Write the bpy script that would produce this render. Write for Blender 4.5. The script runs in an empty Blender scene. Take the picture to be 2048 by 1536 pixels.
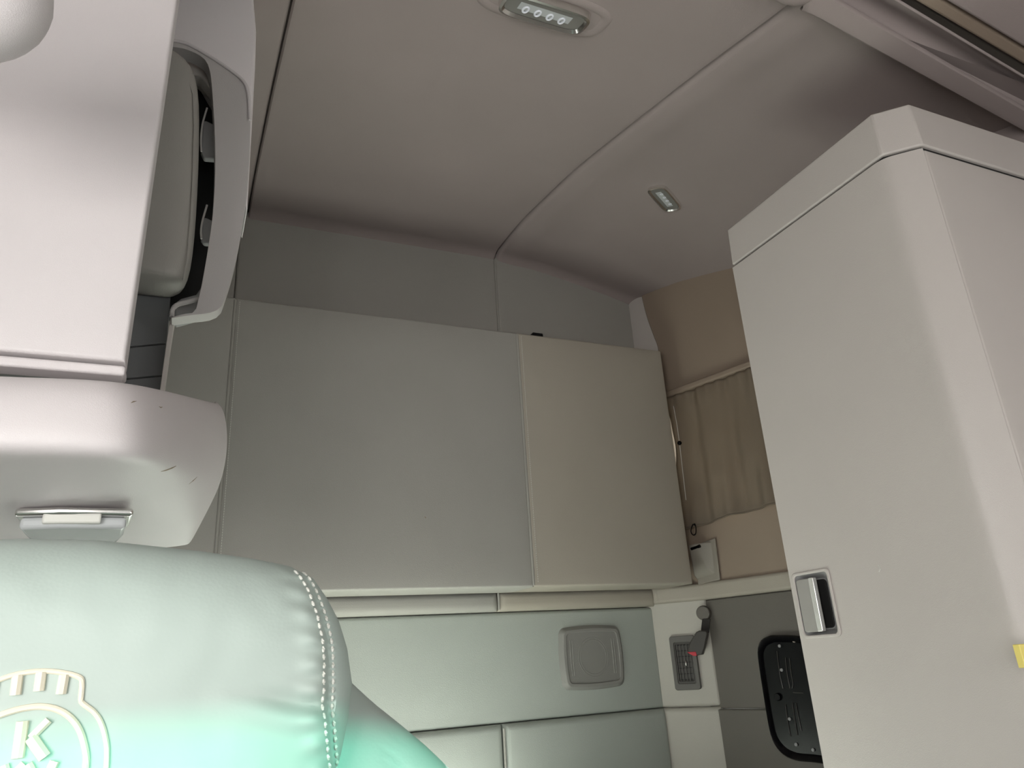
import bpy, bmesh, math, random
from mathutils import Vector, Matrix, noise

random.seed(4)
S = bpy.context.scene
C = S.collection

# ------------------------------------------------------------------ camera
F = 1490.0
EYE = Vector((0.0, 0.0, 1.45))
RT = Vector((0.91640204, -0.39593561, -0.05867101))
DN = Vector((0.08750206, 0.34121097, -0.93590516))
FW = Vector((0.39057737, 0.85253157, 0.34733161))
cam = bpy.data.cameras.new('camera')
cam.sensor_width = 36.0
cam.lens = F / 2048 * 36
cam.clip_start = 0.02
cam_o = bpy.data.objects.new('camera', cam)
m = Matrix.Identity(4)
for i in range(3):
    m[i][0] = RT[i]; m[i][1] = -DN[i]; m[i][2] = -FW[i]; m[i][3] = EYE[i]
cam_o.matrix_world = m
C.objects.link(cam_o)
S.camera = cam_o

# ------------------------------------------------------------------ world, lights, exposure
w = bpy.data.worlds.new('world'); S.world = w
w.use_nodes = True
w.node_tree.nodes['Background'].inputs[0].default_value = (0.95, 0.97, 1.0, 1)
w.node_tree.nodes['Background'].inputs[1].default_value = 0.8

def area(name, loc, aim, sx, sy, power, col):
    l = bpy.data.lights.new(name, 'AREA'); l.shape = 'RECTANGLE'; l.size = sx; l.size_y = sy
    l.energy = power; l.color = col
    o = bpy.data.objects.new(name, l); C.objects.link(o)
    o.location = loc
    o.rotation_euler = (Vector(aim) - Vector(loc)).to_track_quat('-Z', 'Y').to_euler()
    return o

area('daylight_windshield', (0.35, -0.93, 1.50), (0.35, 2.0, 1.05), 1.8, 0.60, 7.5, (1.0, 0.985, 0.955))
area('daylight_left_door', (-0.64, -0.42, 1.45), (1.2, 0.9, 1.15), 0.6, 0.7, 17.0, (1.0, 0.965, 0.93))
area('fill_right_door', (1.62, -0.76, 1.05), (0.3, 1.9, 1.15), 0.45, 1.0, 13.0, (1.0, 0.97, 0.95))  # added low fill for the back wall, from an unseen open door
area('fill_left_sleeper', (-0.64, 1.50, 1.02), (1.1, 1.85, 0.80), 0.6, 0.4, 2.0, (1.0, 0.985, 0.95))  # added fill for the lower wall, through an unseen window
area('daylight_sleeper_window', (1.66, 1.78, 1.95), (1.2, 1.70, 1.9), 0.25, 0.55, 0.9, (1.0, 0.80, 0.56))

sun = bpy.data.lights.new('sun', 'SUN'); sun.energy = 82.0; sun.angle = math.radians(0.9); sun.color = (1.0, 1.0, 0.97)
sun_o = bpy.data.objects.new('sun', sun); C.objects.link(sun_o)
sun_dir = Vector((-0.20, 1.0, -0.25))
sun_o.rotation_euler = sun_dir.to_track_quat('-Z', 'Y').to_euler()
sun_o.location = (0, -4, 4)

S.view_settings.view_transform = 'Standard'
S.view_settings.look = 'None'
S.view_settings.gamma = 1.0
S.view_settings.use_curve_mapping = False
S.view_settings.exposure = 0.0

# ------------------------------------------------------------------ measuring helpers
def ray(px, py):
    return RT * ((px - 1024) / F) + DN * ((py - 768) / F) + FW
def at(px, py, ax, v):
    d = ray(px, py); i = 'XYZ'.index(ax)
    return EYE + d * ((v - EYE[i]) / d[i])
def atp(px, py, P0, N):
    d = ray(px, py)
    return EYE + d * ((P0 - EYE).dot(N) / d.dot(N))

# ------------------------------------------------------------------ materials
def mat(name, col, rough=0.6, metal=0.0, bump=0.0, bscale=900.0, vary=0.05, spec=0.5, vscale=4.0, col2=None, coat=0.0):
    mt = bpy.data.materials.new(name); mt.use_nodes = True
    nt = mt.node_tree; b = nt.nodes['Principled BSDF']
    b.inputs['Roughness'].default_value = rough; b.inputs['Metallic'].default_value = metal
    b.inputs['Specular IOR Level'].default_value = spec
    b.inputs['Coat Weight'].default_value = coat
    tc = nt.nodes.new('ShaderNodeTexCoord')
    n1 = nt.nodes.new('ShaderNodeTexNoise'); n1.inputs['Scale'].default_value = vscale
    n1.inputs['Detail'].default_value = 5
    nt.links.new(tc.outputs['Object'], n1.inputs['Vector'])
    r = nt.nodes.new('ShaderNodeValToRGB')
    r.color_ramp.elements[0].position = 0.3; r.color_ramp.elements[1].position = 0.7
    c2 = col2 or tuple(c * (1 - vary) for c in col)
    r.color_ramp.elements[0].color = (*c2, 1); r.color_ramp.elements[1].color = (*col, 1)
    nt.links.new(n1.outputs['Fac'], r.inputs['Fac'])
    nt.links.new(r.outputs['Color'], b.inputs['Base Color'])
    if bump > 0:
        v = nt.nodes.new('ShaderNodeTexVoronoi'); v.inputs['Scale'].default_value = bscale
        nt.links.new(tc.outputs['Object'], v.inputs['Vector'])
        n2 = nt.nodes.new('ShaderNodeTexNoise'); n2.inputs['Scale'].default_value = bscale * 0.6
        n2.inputs['Detail'].default_value = 3
        nt.links.new(tc.outputs['Object'], n2.inputs['Vector'])
        ad = nt.nodes.new('ShaderNodeMath'); ad.operation = 'ADD'
        nt.links.new(v.outputs['Distance'], ad.inputs[0]); nt.links.new(n2.outputs['Fac'], ad.inputs[1])
        bp = nt.nodes.new('ShaderNodeBump'); bp.inputs['Strength'].default_value = bump
        bp.inputs['Distance'].default_value = 0.0006
        nt.links.new(ad.outputs[0], bp.inputs['Height']); nt.links.new(bp.outputs['Normal'], b.inputs['Normal'])
    return mt

VINYL = mat('grey_vinyl', (0.375, 0.365, 0.335), 0.55, bump=0.35, bscale=700, vary=0.05)
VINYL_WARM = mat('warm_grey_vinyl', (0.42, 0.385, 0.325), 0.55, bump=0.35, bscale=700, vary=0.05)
VINYL_PALE = mat('pale_grey_vinyl', (0.52, 0.50, 0.45), 0.55, bump=0.35, bscale=700, vary=0.05)
VINYL_LOW = mat('grey_green_vinyl', (0.44, 0.475, 0.44), 0.5, bump=0.35, bscale=700, vary=0.05)
PLAST_P = mat('paddle_grey_plastic', (0.33, 0.32, 0.30), 0.5, bump=0.1)
VENTB = mat('vent_blade_plastic', (0.055, 0.05, 0.045), 0.6)
VENT = mat('dark_grey_vent_plastic', (0.13, 0.125, 0.115), 0.5, bump=0.1)
PLAST_D = mat('dark_grey_plastic', (0.17, 0.175, 0.18), 0.5, bump=0.2)  # darker grey for the panels behind the locker door
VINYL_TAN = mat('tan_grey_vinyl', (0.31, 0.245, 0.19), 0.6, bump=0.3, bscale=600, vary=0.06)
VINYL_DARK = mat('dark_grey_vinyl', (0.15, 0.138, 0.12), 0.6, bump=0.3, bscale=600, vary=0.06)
HEAD = mat('mauve_grey_headliner', (0.355, 0.303, 0.292), 0.8, bump=0.3, bscale=900, vary=0.05, spec=0.2)
PLAST = mat('light_grey_plastic', (0.52, 0.50, 0.49), 0.42, bump=0.25, bscale=1200, vary=0.03)
PLAST_W = mat('pale_grey_plastic', (0.68, 0.645, 0.65), 0.45, bump=0.2, bscale=1200, vary=0.04, vscale=7)
PLAST_B = mat('cabinet_grey_plastic', (0.54, 0.505, 0.475), 0.38, bump=0.25, bscale=1200, vary=0.04, vscale=5)
PLAST_M = mat('mid_grey_plastic', (0.30, 0.30, 0.30), 0.5, bump=0.2, bscale=900)
SPK = mat('speaker_grey_plastic', (0.27, 0.265, 0.25), 0.42, bump=0.3, bscale=1400)
DARKP = mat('charcoal_plastic', (0.06, 0.055, 0.05), 0.4, bump=0.1)
BLACK = mat('black_gloss_plastic', (0.004, 0.004, 0.005), 0.22, spec=0.22)
RUBBER = mat('black_gap', (0.008, 0.008, 0.008), 0.8)
WEB = mat('black_webbing', (0.03, 0.027, 0.025), 0.8, bump=0.4, bscale=400)
RED = mat('red_plastic', (0.55, 0.04, 0.06), 0.4)
CHROME = mat('chrome', (0.85, 0.84, 0.82), 0.2, metal=1.0, vary=0.02)
SATIN = mat('satin_metal', (0.85, 0.84, 0.82), 0.22, metal=0.6, vary=0.02)
SMOKE = mat('smoked_lens', (0.22, 0.215, 0.20), 0.12, spec=0.6)
CLEAR = mat('frosted_lens', (0.52, 0.54, 0.55), 0.2, spec=0.6)
LED = mat('white_led_dot', (0.85, 0.87, 0.95), 0.3)
CURT = mat('beige_curtain_cloth', (0.26, 0.215, 0.17), 0.9, bump=0.4, bscale=500, vary=0.08, spec=0.1)
CLOTH = mat('seat_leather', (0.43, 0.515, 0.475), 0.55, bump=0.08, bscale=420, vary=0.03)
CREAM = mat('cream_thread', (0.80, 0.76, 0.62), 0.7)
THREAD = mat('pale_thread', (0.66, 0.67, 0.62), 0.7)
YEL = mat('yellow_tag', (0.85, 0.72, 0.20), 0.5)
WHITE = mat('off_white_plastic', (0.75, 0.75, 0.70), 0.5)
TAN = mat('tan_shade_and_screw', (0.40, 0.34, 0.29), 0.5, bump=0.2)  # tan for the painted sill shadow on the wardrobe, and one screw
LIGHTM = mat('bounce_mattress_cloth', (0.72, 0.73, 0.70), 0.8)
FLOOR = mat('grey_carpet', (0.30, 0.29, 0.27), 0.95)

# light passes through the curtain cloth a little
nt = CURT.node_tree
b = nt.nodes['Principled BSDF']; out = nt.nodes['Material Output']
tr = nt.nodes.new('ShaderNodeBsdfTranslucent'); tr.inputs[0].default_value = (0.36, 0.30, 0.22, 1)
mx = nt.nodes.new('ShaderNodeMixShader'); mx.inputs[0].default_value = 0.25
nt.links.new(b.outputs[0], mx.inputs[1]); nt.links.new(tr.outputs[0], mx.inputs[2]); nt.links.new(mx.outputs[0], out.inputs[0])

def glass(name, col):
    mt = bpy.data.materials.new(name); mt.use_nodes = True; nt = mt.node_tree
    nt.nodes.remove(nt.nodes['Principled BSDF'])
    t = nt.nodes.new('ShaderNodeBsdfTransparent'); t.inputs[0].default_value = (*col, 1)
    g = nt.nodes.new('ShaderNodeBsdfGlossy'); g.inputs['Roughness'].default_value = 0.02
    x = nt.nodes.new('ShaderNodeMixShader'); x.inputs[0].default_value = 0.04
    nt.links.new(t.outputs[0], x.inputs[1]); nt.links.new(g.outputs[0], x.inputs[2])
    nt.links.new(x.outputs[0], nt.nodes['Material Output'].inputs[0])
    return mt
TEAL = glass('teal_tinted_glass', (0.005, 0.20, 0.17))
GLASS = glass('window_glass', (0.9, 0.92, 0.9))

# ------------------------------------------------------------------ object helpers
def link(name, bm, mt, parent=None, smooth=True, bevel=0, seg=3, sub=0, solid=0):
    bmesh.ops.recalc_face_normals(bm, faces=bm.faces)
    me = bpy.data.meshes.new(name); bm.to_mesh(me); bm.free()
    me.materials.append(mt)
    o = bpy.data.objects.new(name, me); C.objects.link(o)
    if smooth:
        for p in me.polygons: p.use_smooth = True
        if not bevel and not sub: me.set_sharp_from_angle(angle=math.radians(38))
    if solid:
        s_ = o.modifiers.new('solid', 'SOLIDIFY'); s_.thickness = solid; s_.offset = 0
    if bevel:
        b_ = o.modifiers.new('bevel', 'BEVEL'); b_.width = bevel; b_.segments = seg
        b_.limit_method = 'ANGLE'; b_.angle_limit = math.radians(40); b_.harden_normals = False
        me.set_sharp_from_angle(angle=math.radians(40))
    if sub:
        s_ = o.modifiers.new('sub', 'SUBSURF'); s_.levels = sub; s_.render_levels = sub
    if parent is not None:
        o.parent = parent
        o.matrix_parent_inverse = Matrix.Translation(parent.location).inverted()
    return o

def empty(name, loc, label=None, cat=None, group=None, kind=None):
    o = bpy.data.objects.new(name, None); C.objects.link(o); o.location = loc
    o.empty_display_size = 0.05
    if label: o['label'] = label
    if cat: o['category'] = cat
    if group: o['group'] = group
    if kind: o['kind'] = kind
    return o

def struct(name, loc=(0, 0, 0), label=None, cat=None):
    return empty(name, loc, label, cat, None, 'structure')

def box(bm, x0, x1, y0, y1, z0, z1):
    r = bmesh.ops.create_cube(bm, size=1.0)
    for v in r['verts']:
        v.co = Vector(((x0 + x1) / 2 + v.co.x * (x1 - x0), (y0 + y1) / 2 + v.co.y * (y1 - y0), (z0 + z1) / 2 + v.co.z * (z1 - z0)))

def prism(bm, pts, off):
    off = Vector(off)
    a = [bm.verts.new(Vector(p)) for p in pts]; b = [bm.verts.new(Vector(p) + off) for p in pts]
    bm.faces.new(a); bm.faces.new(b[::-1])
    for i in range(len(a)):
        j = (i + 1) % len(a)
        bm.faces.new((a[i], b[i], b[j], a[j]))

def ring(bm, outer, inner, off):
    off = Vector(off); n = len(outer)
    L = [[bm.verts.new(Vector(p)) for p in outer], [bm.verts.new(Vector(p)) for p in inner]]
    L += [[bm.verts.new(Vector(p) + off) for p in outer], [bm.verts.new(Vector(p) + off) for p in inner]]
    for i in range(n):
        j = (i + 1) % n
        for a, b in ((0, 1), (1, 3), (3, 2), (2, 0)):
            bm.faces.new((L[a][i], L[a][j], L[b][j], L[b][i]))

def strip(bm, outer, inner, off):
    off = Vector(off); n = len(outer)
    L = [[bm.verts.new(Vector(p)) for p in outer], [bm.verts.new(Vector(p)) for p in inner]]
    L += [[bm.verts.new(Vector(p) + off) for p in outer], [bm.verts.new(Vector(p) + off) for p in inner]]
    for i in range(n - 1):
        for a, b in ((0, 1), (1, 3), (3, 2), (2, 0)):
            bm.faces.new((L[a][i], L[a][i + 1], L[b][i + 1], L[b][i]))
    for i in (0, n - 1):
        bm.faces.new((L[0][i], L[1][i], L[3][i], L[2][i]))

def resample(pts, n):
    pts = [Vector(p) for p in pts]
    d = [0]
    for a, b in zip(pts, pts[1:]): d.append(d[-1] + (b - a).length)
    o = []
    for k in range(n):
        t = d[-1] * k / (n - 1); i = 0
        while i < len(d) - 2 and d[i + 1] < t: i += 1
        f = (t - d[i]) / max(d[i + 1] - d[i], 1e-9)
        o.append(pts[i].lerp(pts[i + 1], f))
    return o

def smooth_path(pts, n):
    # Catmull-Rom through the points
    P = [Vector(p) for p in pts]
    P = [P[0] * 2 - P[1]] + P + [P[-1] * 2 - P[-2]]
    o = []
    for i in range(1, len(P) - 2):
        for k in range(12):
            t = k / 12; a, b, c, d = P[i - 1:i + 3]
            o.append(0.5 * ((2 * b) + (c - a) * t + (2 * a - 5 * b + 4 * c - d) * t * t + (-a + 3 * b - 3 * c + d) * t ** 3))
    o.append(P[-2])
    return resample(o, n)

def tube(bm, pts, r, n=8, closed=False):
    pts = [Vector(p) for p in pts]; R = []
    up = Vector((0.13, 0.21, 0.97))
    N = len(pts)
    for i, p in enumerate(pts):
        if closed: t = pts[(i + 1) % N] - pts[i - 1]
        else: t = pts[min(i + 1, N - 1)] - pts[max(i - 1, 0)]
        t.normalize()
        a = t.cross(up)
        if a.length < 0.1: a = t.cross(Vector((1, 0, 0)))
        a.normalize(); b = t.cross(a)
        rr = r[i] if isinstance(r, (list, tuple)) else r
        R.append([bm.verts.new(p + (a * math.cos(2 * math.pi * k / n) + b * math.sin(2 * math.pi * k / n)) * rr) for k in range(n)])
    for i in range(N if closed else N - 1):
        A, B = R[i], R[(i + 1) % N]
        for k in range(n):
            bm.faces.new((A[k], A[(k + 1) % n], B[(k + 1) % n], B[k]))
    if not closed:
        bm.faces.new(R[0][::-1]); bm.faces.new(R[-1])

def pad(name, quad, t, r, mt, parent=None, puff=0.0, n=22, outward=None, waves=0.0):
    """upholstered or moulded panel: quad = BL, BR, TR, TL on its back plane, t = depth, r = edge radius"""
    A, B, Cc, D = [Vector(q) for q in quad]
    u = ((B - A) + (Cc - D)); v = ((D - A) + (Cc - B))
    N = u.cross(v).normalized()
    if outward is not None and N.dot(Vector(outward)) < 0: N = -N
    wu = max((B - A).length, 1e-6); wv = max((D - A).length, 1e-6)
    def ts(L):
        e = min(r / L, 0.45)
        edge = [e * (1 - math.cos(k / 6 * math.pi / 2)) for k in range(6)]
        mid = [e + (1 - 2 * e) * k / n for k in range(n + 1)]
        return edge + mid + [1 - x for x in reversed(edge)]
    def f(d):
        q = min(d / r, 1.0)
        return math.sqrt(max(0.0, 1 - (1 - q) ** 2))
    bm = bmesh.new()
    U, V = ts(wu), ts(wv); G = []
    for b in V:
        row = []
        for a in U:
            P = A.lerp(B, a).lerp(D.lerp(Cc, a), b)
            du = min(a, 1 - a) * wu; dv = min(b, 1 - b) * wv
            h = t - r + r * f(du) * f(dv)
            pf = min(1, min(a, 1 - a) * wu / 0.09) * min(1, min(b, 1 - b) * wv / 0.09)
            h += puff * math.sin(pf * math.pi / 2)
            if waves:
                h += waves * noise.noise(P * 9) * pf
            row.append(bm.verts.new(P + N * h))
        G.append(row)
    for j in range(len(V) - 1):
        for i in range(len(U) - 1):
            bm.faces.new((G[j][i], G[j][i + 1], G[j + 1][i + 1], G[j + 1][i]))
    # skirt and back
    per = [G[0][i] for i in range(len(U))] + [G[j][-1] for j in range(1, len(V))] + [G[-1][i] for i in range(len(U) - 2, -1, -1)] + [G[j][0] for j in range(len(V) - 2, 0, -1)]
    low = []
    for v_ in per:
        p = v_.co; h = (p - A).dot(N); low.append(bm.verts.new(p - N * h))
    for i in range(len(per)):
        j = (i + 1) % len(per)
        bm.faces.new((per[i], low[i], low[j], per[j]))
    bm.faces.new(low)
    return link(name, bm, mt, parent)

def rr_pts(c, u, v, w_, h_, rad, k=6, bow=0.0):
    c, u, v = Vector(c), Vector(u), Vector(v); o = []
    for sx, sy, a0 in ((1, 1, 0), (-1, 1, 90), (-1, -1, 180), (1, -1, 270)):
        for i in range(k + 1):
            a = math.radians(a0 + 90 * i / k)
            x = sx * (w_ / 2 - rad) + rad * math.cos(a); y = sy * (h_ / 2 - rad) + rad * math.sin(a)
            o.append(c + u * x + v * y)
    return o

def plate(name, c, u, v, nrm, w_, h_, rad, t, mt, parent, bevel=0.001, k=6):
    bm = bmesh.new(); prism(bm, rr_pts(c, u, v, w_, h_, rad, k), Vector(nrm) * t)
    return link(name, bm, mt, parent, bevel=bevel, seg=2)

def frame_plate(name, c, u, v, nrm, w_, h_, rad, iw, ih, irad, t, mt, parent, bevel=0.001):
    bm = bmesh.new(); ring(bm, rr_pts(c, u, v, w_, h_, rad), rr_pts(c, u, v, iw, ih, irad), Vector(nrm) * t)
    return link(name, bm, mt, parent, bevel=bevel, seg=2)

XU, YU, ZU = Vector((1, 0, 0)), Vector((0, 1, 0)), Vector((0, 0, 1))

# ================================================================== the shell
PROF = [(-1.3, 2.05), (-0.6, 2.20), (0.15, 2.36), (0.709, 2.503), (0.941, 2.567), (1.244, 2.641), (1.471, 2.695), (1.834, 2.748), (2.12, 2.752)]
def prof(y):
    for (a, za), (b, zb) in zip(PROF, PROF[1:]):
        if y <= b:
            t = (y - a) / (b - a); return za + (zb - za) * t
    return PROF[-1][1]
def profs(y):
    return (prof(y - 0.08) + prof(y) * 2 + prof(y + 0.08)) / 4 if y < 1.95 else prof(y)
def ceil_z(x, y):
    z = profs(y)
    k = min(1, max(0, (y - 0.85) / 0.7)); k = k * k * (3 - 2 * k)
    if x > 0.90: z -= k * 0.12 * ((x - 0.90) / 0.62) ** 1.3
    if x < 0.10: z -= k * 0.12 * ((0.10 - x) / 0.62) ** 1.3
    # cove towards the back wall
    d = 2.055 - y
    R = 0.055
    if d < R:
        z -= R * (1 - math.sqrt(max(0, 1 - (1 - max(d, 0) / R) ** 2))) * 0.75
    return z

ceiling = struct('ceiling', (0.5, 1.2, 2.6))
def headliner(x0, x1, mt=HEAD, edge_lo=0.0, edge_hi=0.0, y0=0.675):
    bm = bmesh.new(); nx, ny = 46, 90; G = []
    for j in range(ny + 1):
        t = j / ny; y = y0 + (2.055 - y0) * (1 - (1 - t) ** 1.6); row = []
        for i in range(nx + 1):
            s = i / nx
            s = 0.5 - 0.5 * math.cos(math.pi * s)
            x = x0 + (x1 - x0) * s
            dl = x - x0; dh = x1 - x
            z = ceil_z(x, y)
            for d, e in ((dl, edge_lo), (dh, edge_hi)):
                if e > 0:   # rolled edge along a seam
                    z -= e * math.exp(-((d - 0.055) / 0.045) ** 2)
                    if d < 0.012: z += 0.014 * (1 - d / 0.012) ** 2
                elif e == 0:
                    if d < 0.006: z += 0.008 * (1 - d / 0.006) ** 2
            row.append(bm.verts.new((x, y, z)))
        G.append(row)
    for j in range(ny):
        for i in range(nx):
            bm.faces.new((G[j][i], G[j][i + 1], G[j + 1][i + 1], G[j + 1][i]))
    return link('headliner_panel', bm, mt, ceiling)
headliner(0.104, 0.902)
headliner(0.906, 1.66, edge_lo=0.006, edge_hi=-1)
headliner(-0.62, 0.100, edge_lo=-1)
# backing above the seams and the low roof in front of the sleeper
bm = bmesh.new()
G = []
for j in range(40):
    y = -1.0 + j * 0.08
    G.append([bm.verts.new((x, y, ceil_z(x, min(y, 1.98)) + (0.03 if y > 0.70 else 0.05))) for x in (-0.72, -0.2, 0.1, 0.5, 0.9, 1.2, 1.45, 1.72)])
for j in range(39):
    for i in range(7):
        bm.faces.new((G[j][i], G[j][i + 1], G[j + 1][i + 1], G[j + 1][i]))
link('roof_skin', bm, HEAD, ceiling, solid=0.01)

floor = struct('floor', (0.5, 0.5, 0))
bm = bmesh.new(); box(bm, -0.75, 1.75, -1.1, 2.3, -0.04, 0.0); link('carpet', bm, FLOOR, floor)

front = struct('wall_front', (0.5, -1.0, 0))  # unseen front wall, its opening sized to shape the sun patches
bm = bmesh.new(); box(bm, -0.75, 1.75, -1.12, -1.0, 0, 1.57); link('firewall', bm, PLAST_M, front)
bm = bmesh.new(); box(bm, -0.75, 1.75, -1.12, -1.0, 1.83, 2.3); link('header_panel', bm, PLAST_M, front)
bm = bmesh.new(); box(bm, -0.70, 1.70, -1.0, -0.55, 0.55, 1.12); link('dashboard', bm, PLAST_M, front, bevel=0.05)
bm = bmesh.new(); box(bm, -0.70, 0.52, -0.995, -0.990, 1.36, 1.80); link('added_sun_filter', bm, TEAL, front, smooth=False)  # unseen teal sheet added to dim and colour the sun on the seat
bm = bmesh.new(); box(bm, 1.43, 1.75, -1.12, -1.0, 1.57, 1.83); link('sun_block_pillar', bm, PLAST_M, front)  # unseen pillar added to keep sun off the wardrobe front
win = struct('window_1', (0.5, -1.05, 1.6))
bm = bmesh.new(); box(bm, -0.75, 1.75, -1.06, -1.055, 1.57, 1.70); link('windshield_pane', bm, GLASS, win, smooth=False)
bm = bmesh.new(); box(bm, -0.75, 1.75, -1.06, -1.055, 1.70, 1.83); link('shade_band', bm, GLASS, win, smooth=False)

left = struct('wall_left', (-0.66, 0.5, 0))
for a in ((-1.1, 2.3, 0, 0.55), (-1.1, 2.3, 1.9, 2.85), (0.15, 1.18, 0.55, 1.9), (1.82, 2.3, 0.55, 1.9), (1.18, 1.82, 0.55, 0.80), (1.18, 1.82, 1.30, 1.9), (-1.1, -0.65, 0.55, 1.9)):
    bm = bmesh.new(); box(bm, -0.72, -0.66, *a); link('side_panel', bm, VINYL, left)
right = struct('wall_right', (1.66, 0.5, 0))
for a in ((-1.1, 1.30, 0, 0.5), (-1.1, 1.30, 1.9, 2.85), (-0.55, 1.30, 0.5, 1.9), (-1.1, -1.0, 0.5, 1.9)):
    bm = bmesh.new(); box(bm, 1.66, 1.72, *a); link('side_panel', bm, HEAD if a[2] == 1.9 else VINYL, right)
for n_, x_, y0, y1 in ((3, 1.69, -1.0, -0.52),):  # unseen door opening, set forward to keep sun off the wardrobe
    wn = struct('window_%d' % n_, (x_, (y0 + y1) / 2, 1.25))
    bm = bmesh.new(); box(bm, x_ - 0.003, x_ + 0.003, y0, y1, 0.5, 1.9); link('pane', bm, GLASS, wn, smooth=False)

wn = struct('window_4', (-0.69, 1.5, 0.8))  # unseen low window, added to go with the left fill
bm = bmesh.new(); box(bm, -0.693, -0.687, 1.18, 1.82, 0.80, 1.30); link('pane', bm, GLASS, wn, smooth=False)
# ------------------------------------------------------------------ right rear wall (runs from the corner towards the viewer)
WA, WB = Vector((1.45, 1.97, 0)), Vector((1.555, 1.63, 0))
wd = (WB - WA).normalized()                      # towards the viewer
wn_ = Vector((wd.y, -wd.x, 0)); 
if wn_.x > 0: wn_ = -wn_                         # into the cab
WEND = WA + wd * 0.68
def W(s, z, out=0.0):
    p = WA + wd * s + wn_ * out; return Vector((p.x, p.y, z))
def wat(px, py, out=0.0):
    return atp(px, py, WA + wn_ * out, wn_)
Z_BAND, Z_LOW = 2.235, 1.587
def panel(name, s0, s1, z0, z1, t, mt, parent, back=0.05, bevel=0.004, side=0):
    bm = bmesh.new()
    pts = [W(s0, z0, -back), W(s1, z0, -back), W(s1, z1, -back), W(s0, z1, -back)]
    prism(bm, pts, wn_ * (back + t))
    return link(name, bm, mt, parent, bevel=bevel)
# upper wall
ul = smooth_path([wat(x, y) for x, y in ((1276, 560), (1286, 607), (1295, 640), (1308, 675), (1316, 700), (1318, 750), (1318, 800))], 24)
ul[-1].z = Z_BAND
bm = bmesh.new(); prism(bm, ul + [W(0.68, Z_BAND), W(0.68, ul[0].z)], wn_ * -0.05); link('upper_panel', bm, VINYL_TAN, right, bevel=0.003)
# ledge strip over the window
panel('curtain_rail', 0.012, 0.64, Z_BAND + 0.003, Z_BAND + 0.024, 0.026, VINYL_TAN, right, back=0.0, bevel=0.006)
# window surround, the pane lies behind the curtain
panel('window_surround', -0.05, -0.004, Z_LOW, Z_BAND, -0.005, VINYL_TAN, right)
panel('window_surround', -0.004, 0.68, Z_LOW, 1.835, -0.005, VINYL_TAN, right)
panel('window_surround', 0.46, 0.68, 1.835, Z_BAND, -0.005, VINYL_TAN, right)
win2 = struct('window_2', W(0.2, 1.74))
bm = bmesh.new(); prism(bm, [W(0.03, 1.73, -0.04), W(0.47, 1.73, -0.04), W(0.47, 2.24, -0.04), W(0.03, 2.24, -0.04)], wn_ * -0.004)
link('pane', bm, GLASS, win2, smooth=False)
# lower wall below the ledge
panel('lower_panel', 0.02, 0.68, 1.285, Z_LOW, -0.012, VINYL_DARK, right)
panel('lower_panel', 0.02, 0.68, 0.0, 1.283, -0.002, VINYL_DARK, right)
lpth = [Vector((1.362, 2.018, 0)), Vector((1.374, 2.012, 0)), Vector((1.420, 1.962, 0)), Vector((1.462, 1.915, 0)), W(0.09, 0, 0.012), W(0.69, 0, 0.012), W(0.69, 0, -0.05), W(0.0, 0, -0.05), Vector((1.40, 2.07, 0)), Vector((1.362, 2.07, 0))]
bm = bmesh.new(); prism(bm, [(p_.x, p_.y, Z_LOW) for p_ in lpth], ZU * 0.050); link('ledge_trim', bm, VINYL_WARM, right, bevel=0.010, seg=5)
for s0, s1, z0, z1 in ((0.60, 0.74, 0, 2.85),):
    bm = bmesh.new(); prism(bm, [Vector((1.60, 1.42, 0)), Vector((1.74, 1.42, 0)), Vector((1.74, 1.25, 0)), Vector((1.655, 1.25, 0))], ZU * 2.85)
    link('post', bm, VINYL_TAN, right)

# ------------------------------------------------------------------ back wall
back = struct('wall_back', (0.5, 2.08, 0))
YB = 2.075
bm = bmesh.new(); box(bm, -0.75, 1.75, YB, YB + 0.06, 0, 2.9); link('backing', bm, VINYL, back)
xsA = 0.082; xsB = 0.903; xsC = 1.43
def ztop(x): return 2.735 - 0.004 if x <= 0.9 else 2.73 - 0.13 * ((x - 0.9) / 0.62) ** 1.3
def wpad(x0, x1, z0, z1, z0b=None, z1b=None, t=0.03, r=0.008, mt=VINYL, puff=0.002, name='wall_pad', y=YB):
    z0b = z0 if z0b is None else z0b; z1b = z1 if z1b is None else z1b
    return pad(name, [(x0, y, z0), (x1, y, z0b), (x1, y, z1b), (x0, y, z1)], t, r, mt, back, puff=puff, outward=(0, -1, 0))
wpad(-0.66, xsA, 2.20, 2.76)
wpad(xsA + 0.001, xsB - 0.001, 2.20, 2.76)
wpad(xsB + 0.001, xsC - 0.001, 2.20, 2.76)
wpad(-0.66, xsC, 1.64, 2.198)
# rolled band below the bunk
wpad(-0.66, 0.843, 1.582, 1.638, t=0.055, r=0.02, mt=VINYL, name='rolled_band')
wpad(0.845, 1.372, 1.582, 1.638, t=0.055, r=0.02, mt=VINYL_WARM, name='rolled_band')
# speaker pad and the lower cushions
wpad(-0.66, 1.374, 1.292, 1.580, t=0.026, mt=VINYL_LOW, r=0.010)
wpad(-0.66, 0.843, 0.95, 1.290, t=0.040, mt=VINYL_LOW, r=0.018, puff=0.006)
wpad(0.847, 1.372, 0.95, 1.290, t=0.040, mt=VINYL_LOW, r=0.018, puff=0.006)
wpad(-0.66, 1.372, 0.0, 0.948, t=0.026, mt=VINYL_LOW)
for x_, z0_, z1_, y_ in ((xsB, 2.21, 2.735, YB - 0.0300), (0.845, 0.955, 1.280, YB - 0.040), (0.844, 1.586, 1.634, YB - 0.052)):
    bm = bmesh.new(); tube(bm, [(x_ , y_ + 0.002, z0_ + (z1_ - z0_) * k / 20) for k in range(21)], 0.0034, 8); link('piping', bm, VINYL, back)
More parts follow.
